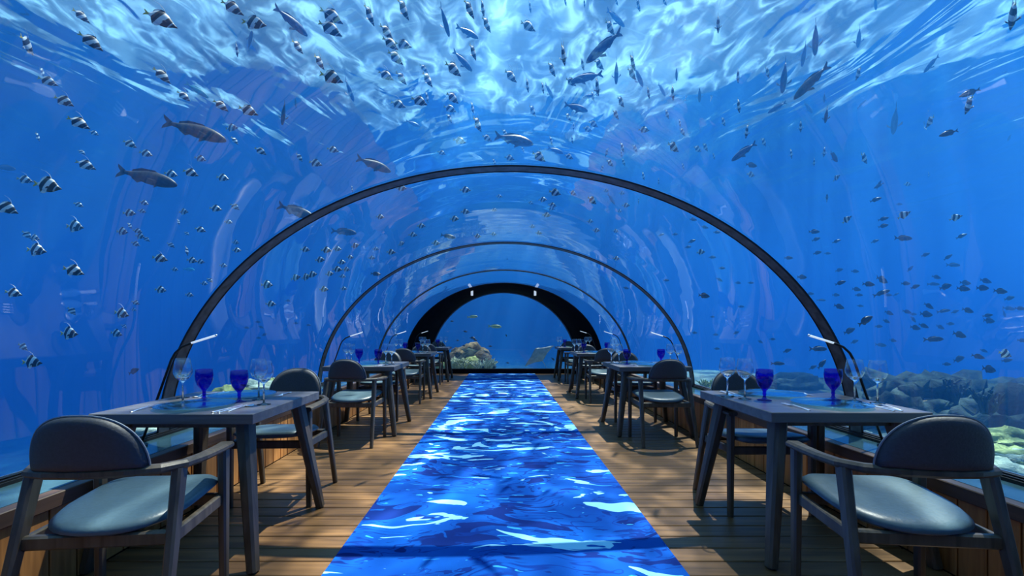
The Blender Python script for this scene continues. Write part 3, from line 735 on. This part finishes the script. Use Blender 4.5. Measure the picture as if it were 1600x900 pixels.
# outlines along the body: (x, z centre, half height, half width); head at +x
SH = {
    'banner': ([(-.36, .0, .035, .012), (-.30, .005, .06, .022), (-.20, .02, .17, .045), (-.08, .03, .245, .065), (.05, .03, .26, .078), (.18, .015, .225, .078), (.29, -.01, .15, .062), (.38, -.03, .075, .042), (.44, -.04, .042, .028), (.50, -.045, .018, .014)], (.14, .11)),
    'damsel': ([(-.36, .0, .04, .014), (-.28, .0, .06, .025), (-.15, .0, .135, .05), (0, .0, .18, .07), (.15, .0, .18, .075), (.28, -.005, .145, .068), (.38, -.01, .10, .05), (.46, -.015, .055, .032), (.50, -.02, .022, .016)], (.15, .14)),
    'long': ([(-.37, .0, .03, .014), (-.28, .0, .045, .026), (-.15, .0, .085, .05), (0, .0, .12, .066), (.15, .0, .13, .07), (.28, -.005, .118, .066), (.38, -.01, .09, .054), (.46, -.018, .055, .036), (.50, -.025, .022, .016)], (.15, .13)),
}
def fin(bm, pts, th=0.004):
    """thin plate in the body's middle plane; pts are (x, z)"""
    a = [bm.verts.new((x, -th, z)) for x, z in pts]; b = [bm.verts.new((x, th, z)) for x, z in pts]; n = len(pts)
    bm.faces.new(a); bm.faces.new(b[::-1])
    for k in range(n): bm.faces.new((a[k], b[k], b[(k + 1) % n], a[(k + 1) % n]))
def add_body(bm, secs, n=10):
    rg = []
    for x, zc, h, w in secs: rg.append([bm.verts.new((x, w * cos(2 * pi * k / n), zc + h * sin(2 * pi * k / n))) for k in range(n)])
    for a, b in zip(rg, rg[1:]):
        for k in range(n): bm.faces.new((a[k], a[(k + 1) % n], b[(k + 1) % n], b[k]))
    bm.faces.new(rg[0][::-1]); bm.faces.new(rg[-1])
def fin_shapes(kind):
    tl, th = SH[kind][1]; x0 = -.34
    tail = [(x0, .03), (x0 - tl, th), (x0 - tl * .93, th * .55), (x0 - tl * .6, 0), (x0 - tl * .93, -th * .55), (x0 - tl, -th), (x0, -.03)]
    if kind == 'banner':
        dorsal = [(.14, .25), (.05, .34), (-.10, .33), (-.22, .24), (-.27, .10), (-.2, .12), (-.05, .22)]
        anal = [(.02, -.22), (-.10, -.30), (-.20, -.27), (-.27, -.10), (-.18, -.10)]
    elif kind == 'damsel':
        dorsal = [(.2, .14), (.08, .225), (-.1, .215), (-.24, .15), (-.26, .05), (-.1, .10)]
        anal = [(.0, -.15), (-.12, -.215), (-.23, -.14), (-.25, -.04), (-.12, -.08)]
    else:
        dorsal = [(.22, .09), (.10, .155), (-.12, .145), (-.25, .085), (-.26, .03), (-.1, .07)]
        anal = [(-.06, -.09), (-.14, -.14), (-.24, -.075), (-.26, -.02), (-.16, -.05)]
    return tail, dorsal, anal
def simple_fish(name, kind, m):
    bm = bmesh.new(); add_body(bm, SH[kind][0], 8); tail, dorsal, anal = fin_shapes(kind)
    for f in (tail, dorsal, anal): fin(bm, f)
    for s in (-1, 1):
        p = [(.20, s * .07, -.05), (.08, s * .15, -.10), (.10, s * .15, -.02)]; a = [bm.verts.new(q) for q in p]; b = [bm.verts.new((q[0], q[1], q[2] - .005)) for q in p]
        bm.faces.new(a); bm.faces.new(b[::-1])
        for k in range(3): bm.faces.new((a[k], b[k], b[(k + 1) % 3], a[(k + 1) % 3]))
    return link(name, bm, m, smooth=False)
def full_fish(name, kind, m, finm):
    t = empty(name)
    bm = bmesh.new(); add_body(bm, SH[kind][0], 14); link('body', bm, m, t, True)
    tail, dorsal, anal = fin_shapes(kind)
    for nm, f in (('tail_fin', tail), ('dorsal_fin', dorsal), ('anal_fin', anal)):
        bm = bmesh.new(); fin(bm, f); link(nm, bm, finm if nm == 'tail_fin' else m, t)
    for s in (-1, 1):
        bm = bmesh.new(); p = [(.20, s * .07, -.04), (.17, s * .08, -.09), (.06, s * .15, -.13), (.07, s * .16, -.04)]
        a = [bm.verts.new(q) for q in p]; b = [bm.verts.new((q[0] + .004, q[1], q[2] - .006)) for q in p]
        bm.faces.new(a); bm.faces.new(b[::-1])
        for k in range(4): bm.faces.new((a[k], b[k], b[(k + 1) % 4], a[(k + 1) % 4]))
        link('pectoral_fin', bm, m, t)
        ez = -.005 if kind == 'banner' else .02
        bm = bmesh.new(); bmesh.ops.create_icosphere(bm, subdivisions=1, radius=.016, matrix=Matrix.Translation((.38, s * .036, ez))); link('eye', bm, M['eye'], t)
    if kind == 'banner':
        bm = bmesh.new(); add_sweep(bm, [(.10, 0, .27), (.02, 0, .40), (-.12, 0, .50), (-.30, 0, .54)], lambda i: circ(.012 - .003 * i, 5), ups=[(0, 1, 0)] * 4); link('dorsal_streamer', bm, M['white_fin'], t)
    return t
KIND = {'b': ('striped_bannerfish', 'banner', 'banner', 'yellow_fin', .17), 's': ('blue_grey_fish', 'long', 'blue_fish', 'blue_fish', .34),
        'B': ('snapper', 'long', 'snapper', 'snapper', .55), 'd': ('dark_damselfish', 'damsel', 'dark_fish', 'dark_fish', .20),
        'D': ('dark_slender_fish', 'long', 'dark_fish', 'dark_fish', .30), 'g': ('golden_fish', 'long', 'gold_fish', 'gold_fish', .50), 'c': ('turquoise_fish', 'long', 'cyan_fish', 'cyan_fish', .45)}
WORD = {'b': 'black and white striped fish', 's': 'blue grey fish', 'B': 'large brown grey fish', 'd': 'small dark fish', 'D': 'slender dark fish', 'g': 'golden fish', 'c': 'turquoise fish'}
# (x, y, length) in photograph pixels, heading in degrees clockwise from rightwards
FISH = '''
b 127 25 36 38;b 251 30 60 25;b 363 12 43 30;b 397 36 40 8;D 391 63 30 -85;b 370 78 22 80;b 42 70 38 60;b 142 65 50 35;b 66 113 16 70;b 75 127 36 20;b 100 158 36 25;b 253 118 38 40;b 287 150 27 35;b 345 165 30 35;b 388 173 34 18;b 123 192 42 25;b 147 208 18 20;b 59 214 15 60;B 305 204 105 13;b 362 200 20 -10;b 367 220 17 45;b 203 225 25 25;b 228 240 23 15;b 313 248 20 15;b 134 258 36 20;b 128 238 15 30;B 230 277 98 13;b 267 272 23 10;b 298 270 27 18;b 348 278 21 10;B 8 262 34 8;b 39 281 28 10;b 74 290 46 10;c 308 141 44 33;
b 518 25 44 35;b 516 45 44 30;b 465 73 28 50;b 499 97 28 55;b 518 121 40 20;b 577 23 38 65;b 630 14 38 60;b 604 50 32 45;b 610 68 32 38;b 630 70 28 10;b 618 90 32 35;b 603 118 28 30;b 627 122 26 50;b 733 14 34 65;b 754 12 28 80;b 760 38 28 60;b 662 107 18 45;b 668 124 28 55;b 708 108 32 35;b 739 81 28 70;b 622 163 25 15;b 655 158 28 25;b 667 152 18 75;b 707 153 25 35;b 703 170 22 20;b 702 185 17 60;b 738 168 18 75;b 746 194 26 60;b 761 216 17 25;b 718 220 21 15;b 789 208 14 50;b 690 239 14 20;b 520 234 20 10;b 468 246 17 50;b 493 255 22 15;b 407 236 22 30;
s 695 32 52 75;s 730 50 40 30;s 723 95 44 50;s 546 140 38 70;s 645 193 24 20;s 455 33 70 40;D 443 177 36 90;D 462 160 18 90;B 584 257 58 18;B 803 218 62 10;b 796 247 16 10;b 772 253 11 60;
b 828 10 20 80;b 883 2 14 70;b 913 5 14 80;b 963 2 14 60;b 997 7 22 70;b 1038 2 14 50;b 825 41 27 25;b 953 43 26 55;s 962 28 38 45;s 943 73 74 140;s 963 112 38 90;s 998 120 32 60;s 917 121 52 165;s 858 142 25 60;s 900 168 38 10;s 922 150 24 170;b 880 85 34 80;b 862 108 25 65;b 910 100 20 75;b 936 101 20 35;b 988 97 26 80;b 987 115 22 50;b 892 128 20 40;b 933 135 29 80;b 926 150 15 70;b 824 133 22 80;b 848 137 18 80;b 832 173 20 55;b 798 119 26 45;b 1013 145 18 80;D 1057 115 22 90;b 1051 145 23 80;b 970 159 19 50;b 962 179 17 60;b 1042 178 15 70;s 1034 140 22 60;D 1093 147 25 90;b 1122 37 28 85;b 1153 118 22 90;b 1154 165 22 90;b 1199 113 18 80;b 1167 205 22 100;b 1130 190 14 60;b 1062 192 13 80;b 1066 206 14 60;b 1006 203 18 5;b 927 194 17 35;b 918 202 15 20;b 888 183 15 50;b 896 197 14 85;b 894 218 13 85;b 861 220 15 75;s 868 235 26 20;b 842 245 25 35;b 889 245 15 25;b 948 238 14 110;b 972 230 15 65;b 971 240 12 80;b 974 253 13 70;b 992 232 13 50;b 953 255 14 40;b 941 263 11 120;b 1052 230 21 35;b 1115 244 10 60;b 1090 233 14 30;b 1102 230 14 60;b 1067 260 10 60;b 1005 275 13 70;b 1029 283 10 85;s 1162 237 48 145;d 1174 258 18 5;b 1173 273 13 5;b 1193 222 14 60;b 817 234 10 60;
s 1368 4 22 80;b 1583 23 46 115;s 1274 60 52 100;s 1256 85 38 105;s 1342 58 32 90;B 1267 128 78 137;s 1455 100 36 130;b 1341 115 22 110;s 1214 168 34 150;d 1288 152 16 100;s 1263 168 20 50;d 1291 180 24 95;b 1251 197 18 90;s 1346 163 20 -45;B 1398 187 44 100;b 1453 190 22 120;d 1482 208 32 165;d 1515 145 36 160;b 1514 163 32 120;d 1577 215 12 120;b 1236 240 15 90;b 1288 237 16 100;d 1303 245 18 45;b 1272 253 13 90;b 1350 247 18 70;b 1307 278 15 -45;d 1373 290 18 150;b 1418 288 12 0;b 1451 273 8 90;s 1225 120 50 90;
b 10 325 42 20;b 123 320 18 20;b 117 354 28 5;b 42 367 20 30;b 54 372 18 10;b 57 391 32 5;b 115 423 36 15;b 21 458 29 10;b 112 486 18 40;b 108 521 28 0;b 36 542 18 30;b 50 566 32 0;b 190 490 24 10;b 212 473 14 20;b 209 484 10 10;b 194 510 11 30;b 182 521 19 10;b 202 333 22 0;b 225 317 16 15;b 222 330 14 10;b 203 353 12 60;b 191 362 19 5;b 215 361 16 10;b 219 369 16 10;b 229 374 14 30;b 212 381 15 20;b 250 404 26 10;b 287 331 15 0;b 337 326 21 5;b 367 323 18 30;b 357 347 14 5;b 313 359 19 15;b 279 347 11 60;b 292 365 10 30;b 267 383 15 30;b 292 392 16 70;b 300 407 17 10;b 313 409 15 5;b 368 379 12 5;b 370 391 15 0;b 349 415 13 5;b 273 421 12 5;b 251 453 19 5;c 295 421 18 5;b 296 461 14 5;b 328 438 12 30;b 319 443 12 5;d 209 580 18 -25;
b 417 445 19 0;b 477 390 16 0;b 510 391 18 0;b 527 389 14 0;b 500 406 16 -5;b 534 410 14 -5;b 547 402 12 0;b 555 384 14 -20;b 527 421 16 0;b 541 421 13 0;b 515 428 14 -10;b 488 429 16 -10;b 478 433 15 -15;b 462 434 16 -20;b 506 452 15 0;b 535 432 11 0;b 537 451 11 0;d 587 428 16 5;b 423 475 17 0;b 581 403 11 0;b 587 389 11 0;b 611 394 15 0;b 627 381 11 -20;b 645 367 14 0;b 658 353 14 0;b 594 339 14 5;b 710 342 15 0;b 727 331 15 -5;b 727 297 18 0;D 700 369 24 10;b 681 380 14 0;b 772 328 10 0;b 780 307 10 0;b 746 369 12 0;b 771 366 10 0;b 627 294 18 0;B 463 330 62 20;B 537 362 40 5;b 550 295 11 80;
b 867 301 20 15;b 895 302 13 20;b 925 313 17 35;b 848 312 14 0;b 829 317 9 20;b 863 321 14 5;b 861 326 12 0;b 854 336 14 5;b 832 354 10 0;b 842 364 11 0;b 922 346 11 0;b 932 360 12 0;b 962 361 10 0;b 947 298 10 0;b 972 302 10 0;b 978 321 13 0;b 968 330 9 0;s 955 311 20 60;b 998 313 10 100;d 1033 367 10 -20;d 1055 366 10 0;d 1081 377 13 -20;d 1075 386 11 -10;b 1095 394 14 -10;d 1113 402 12 0;d 1083 343 12 0;d 1101 355 12 10;d 1120 363 12 0;b 963 404 12 0;d 978 450 10 10;d 1041 438 10 0;d 1100 462 18 5;d 1153 442 10 0;d 1173 442 10 0;d 1128 419 11 0;d 1124 437 11 30;d 1158 479 10 0;
D 1411 372 28 0;b 1412 336 24 -30;b 1493 340 23 -20;d 1502 369 19 -25;d 1446 398 15 -20;d 1481 402 16 -40;D 1489 414 22 0;d 1422 420 13 -50;d 1463 433 15 15;D 1458 444 20 0;d 1477 448 20 -15;d 1415 443 15 0;d 1378 437 19 20;d 1357 444 20 5;d 1338 452 14 5;d 1342 461 13 0;D 1377 458 28 -20;d 1388 461 12 0;d 1400 460 10 -30;d 1430 448 16 -20;d 1313 442 18 -20;d 1306 461 12 0;D 1283 469 15 0;d 1311 479 17 15;d 1344 478 11 5;d 1336 424 13 0;d 1311 422 13 -15;d 1389 489 15 20;d 1417 487 15 15;d 1427 491 11 0;d 1447 491 20 5;d 1451 478 17 30;D 1474 486 22 -10;d 1492 487 13 -20;d 1512 485 19 15;d 1505 451 22 5;d 1508 442 18 5;d 1535 450 20 0;d 1540 439 19 15;d 1563 455 22 5;d 1577 466 17 -15;D 1576 482 20 5;d 1594 482 18 5;d 1569 490 12 60;d 1543 493 17 -10;d 1545 501 18 5;d 1385 502 12 20;d 1352 501 26 -30;d 1373 510 13 0;d 1427 499 12 40;d 1430 512 17 10;d 1443 509 17 20;d 1469 511 14 20;d 1485 506 13 0;d 1499 523 22 15;D 1458 530 32 -3;d 1395 532 12 10;D 1376 539 18 5;d 1327 517 19 -20;d 1335 534 13 -20;D 1278 545 28 0;d 1284 569 19 -50;d 1528 557 22 15;d 1498 561 18 -15;d 1537 548 13 20;d 1479 569 14 0;d 1545 577 22 10;d 1597 532 16 5;b 1570 553 22 15;d 1573 563 18 -10;d 1558 598 14 0;d 1588 603 18 10;d 1582 625 18 10;d 1368 312 20 -20;d 1373 289 16 -60;d 1405 319 11 0;d 1380 342 18 -15;d 1380 353 17 -15;d 1367 377 14 -20;b 1323 343 19 -40;b 1292 310 15 -80;d 1272 362 18 0;d 1277 395 14 -15;d 1293 396 11 0;d 1253 433 15 0;d 1266 459 12 0;d 1232 403 14 0;d 1275 374 14 -20;d 1307 377 15 -20;
g 738 495 17 -5;g 773 510 21 2;d 727 518 7 10;d 706 502 6 0;d 738 528 9 0;d 742 531 8 20;d 715 532 5 0;d 725 540 6 0;d 791 524 5 60;d 766 541 6 0;d 775 566 8 0;d 793 567 6 0;d 710 551 6 0;d 864 561 7 40;
d 385 512 9 0;d 403 503 9 0;d 408 511 9 20;d 413 523 9 -20;d 404 528 8 0;d 462 505 8 0;d 482 508 8 0;d 450 470 8 0;d 1113 495 8 0;d 1118 523 9 0;d 1150 520 10 -20;d 1207 530 10 0;d 1188 534 9 20;d 1230 548 14 -20;D 1215 568 22 0;d 1270 574 14 -30;d 1120 545 10 0;d 1085 520 9 0
'''
entries = []
for ln in FISH.replace('\n', '').split(';'):
    q = ln.split()
    if len(q) == 5: entries.append((q[0], *map(float, q[1:])))
def exit_y(u, v):
    """depth at which the line of sight leaves the tunnel"""
    a = (u / A0) ** 2 + (v / B0) ** 2; b = 2 * (u * (-CX) / A0 ** 2 + v * (1.15 - CZ) / B0 ** 2); c = (CX / A0) ** 2 + ((1.15 - CZ) / B0) ** 2 - 1
    return min((-b + sqrt(b * b - 4 * a * c)) / (2 * a), Y_END + 0.2)
# names for the parts of the view, to tell the fish apart
def zone(x, y):
    if 690 < x < 880 and 455 < y < 580: return 'beyond the round end window'
    if y < 262:
        col = ['in the top left corner', 'at the top left', 'top, left of centre', 'high above the carpet', 'top, right of centre', 'at the top right', 'in the top right corner'][min(6, int(x / 229))]
        row = ', edge row' if y < 60 else ', upper row' if y < 130 else ', middle row' if y < 195 else ', lower row'
        return col + row
    if x < 130: return 'low at the left edge'
    if x < 260: return 'left of the first lamp'
    if x < 400: return 'left of the front arch'
    if x < 620: return 'left, between first and second arch'
    if x < 960: return 'above the second arch'
    if x < 1200: return 'right, between first and second arch'
    if x < 1350: return 'right of the front arch'
    if x < 1480: return 'above the front right wine glasses' + (', upper school' if y < 400 else ', middle school' if y < 470 else ', lower school')
    return 'near the right edge' + (', upper school' if y < 460 else ', middle school' if y < 510 else ', lower school')
cells = {}
for i, e in enumerate(entries): cells.setdefault((e[0], zone(e[1], e[2])), []).append(i)
NTH = ['first', 'second', 'third', 'fourth', 'fifth', 'sixth', 'seventh', 'eighth', 'ninth', 'tenth', 'eleventh', 'twelfth'] + ['%dth' % k for k in range(13, 80)]
label = {}
for (k, z), ids in cells.items():
    ids.sort(key=lambda i: entries[i][1])
    for n_, i in enumerate(ids):
        label[i] = (WORD[k] + ' ' + z) if len(ids) == 1 else '%s %s, %s from left' % (WORD[k], z, NTH[n_])
FP = {}
frnd = random.Random(11)
for i, (k, px, py, L, ang) in enumerate(entries):
    nm, shp, m_, fm, real = KIND[k]
    u, v = (px - 783) / F, (515 - py) / F
    ye = exit_y(u, v)
    Y = real * F / L * frnd.uniform(0.92, 1.08)
    Y = max(Y, ye + 0.25 + 0.5 * L * ye / F)
    if v > 0: Y = min(Y, max(ye + 0.3, 4.7 / v))
    if v < -0.02: Y = min(Y, max(ye + 0.3, 1.5 / -v))
    Y = min(Y, 15.5)
    P = Vector((u * Y, Y, 1.15 + v * Y))
    ca, sa = cos(R(ang)), sin(R(ang))
    vv = max(v, 0); lam = sa / (vv * vv + 0.22)
    hy, hz = lam * vv, -lam * 0.22
    hx = ca + u * hy
    h = Vector((hx, hy + frnd.uniform(-.25, .25), hz))
    pl = sqrt((h.x - u * h.y) ** 2 + (h.z - v * h.y) ** 2) / h.length      # projected share of the length
    sz = L * Y / F / max(pl, 0.45)
    h.normalize(); up = Vector((0, 0, 1)); yv = up.cross(h)
    if yv.length < 0.15: yv = Vector((1, 0, 0))
    yv.normalize(); zv = h.cross(yv)
    big = L >= 24
    key = (k, big)
    if key not in FP:
        FP[key] = full_fish(nm, shp, M[m_], M[fm]) if big else simple_fish(nm, shp, M[m_]); o = FP[key]
    else: o = copy_tree(FP[key])
    rot = Matrix((h, yv, zv)).transposed().to_4x4()
    o.matrix_world = Matrix.Translation(P) @ rot @ Matrix.Scale(sz, 4)
    tag(o, label[i], 'fish', {'b': 'striped fish around the tunnel', 's': 'blue grey fish near the surface', 'B': 'large fish over the tunnel', 'd': 'small dark fish around the tunnel', 'D': 'slender dark fish around the tunnel', 'g': 'golden fish beyond the end window', 'c': 'turquoise fish on the left'}[k])

# ray gliding beyond the end window
M['ray_skin'] = pbr('pale_ray_skin', (0.42, 0.46, 0.48), 0.6, noise_scale=6, var=0.3)
bm = bmesh.new(); out_ = [(0.42, 0.0), (0.36, 0.10), (0.16, 0.34), (-0.02, 0.62), (-0.16, 0.78), (-0.17, 0.60), (-0.26, 0.30), (-0.40, 0.08), (-0.44, 0.0)]
out_ = out_ + [(x, -y) for x, y in out_[1:-1][::-1]]
n = len(out_); rows = []
for k in range(1, 6):
    s = k / 5; th = 0.085 * (1 - s ** 1.2); T = [bm.verts.new((x * s, y * s, 0.16 * (y * s) ** 2 + th)) for x, y in out_]
    Bt = T if k == 5 else [bm.verts.new((x * s, y * s, 0.16 * (y * s) ** 2 - th * 0.7)) for x, y in out_]; rows.append((T, Bt))
c1, c2 = bm.verts.new((0, 0, 0.09)), bm.verts.new((0, 0, -0.06))
for i in range(n):
    j = (i + 1) % n; bm.faces.new((c1, rows[0][0][i], rows[0][0][j])); bm.faces.new((c2, rows[0][1][j], rows[0][1][i]))
    for a, b in zip(rows, rows[1:]):
        bm.faces.new((a[0][i], b[0][i], b[0][j], a[0][j])); bm.faces.new((a[1][j], b[1][j], b[1][i], a[1][i]))
ray = empty('stingray'); link('body', bm, M['ray_skin'], ray, True)
bm = bmesh.new(); add_sweep(bm, [(-0.40, 0, 0), (-0.8, 0, 0.03), (-1.25, 0.03, 0.02)], lambda i: circ(0.02 - 0.008 * i, 6), ups=[(0, 1, 0.1)] * 3); link('tail', bm, M['ray_skin'], ray)
for s in (-1, 1):
    bm = bmesh.new(); bmesh.ops.create_icosphere(bm, subdivisions=1, radius=.022, matrix=Matrix.Translation((.28, s * .07, .065))); link('eye', bm, M['eye'], ray)
ry_ = Vector((0.80, 0.15, 0.56)).normalized(); rx_ = Vector((-0.45, -0.30, 0.65)); rx_ = (rx_ - ry_ * rx_.dot(ry_)).normalized()
ray.matrix_world = Matrix.Translation(at(842, 554, 15.2)) @ Matrix((rx_, ry_, rx_.cross(ry_))).transposed().to_4x4() @ Matrix.Diagonal((0.62, 0.80, 0.80, 1)); tag(ray, 'pale stingray gliding beyond the right half of the end window', 'ray')
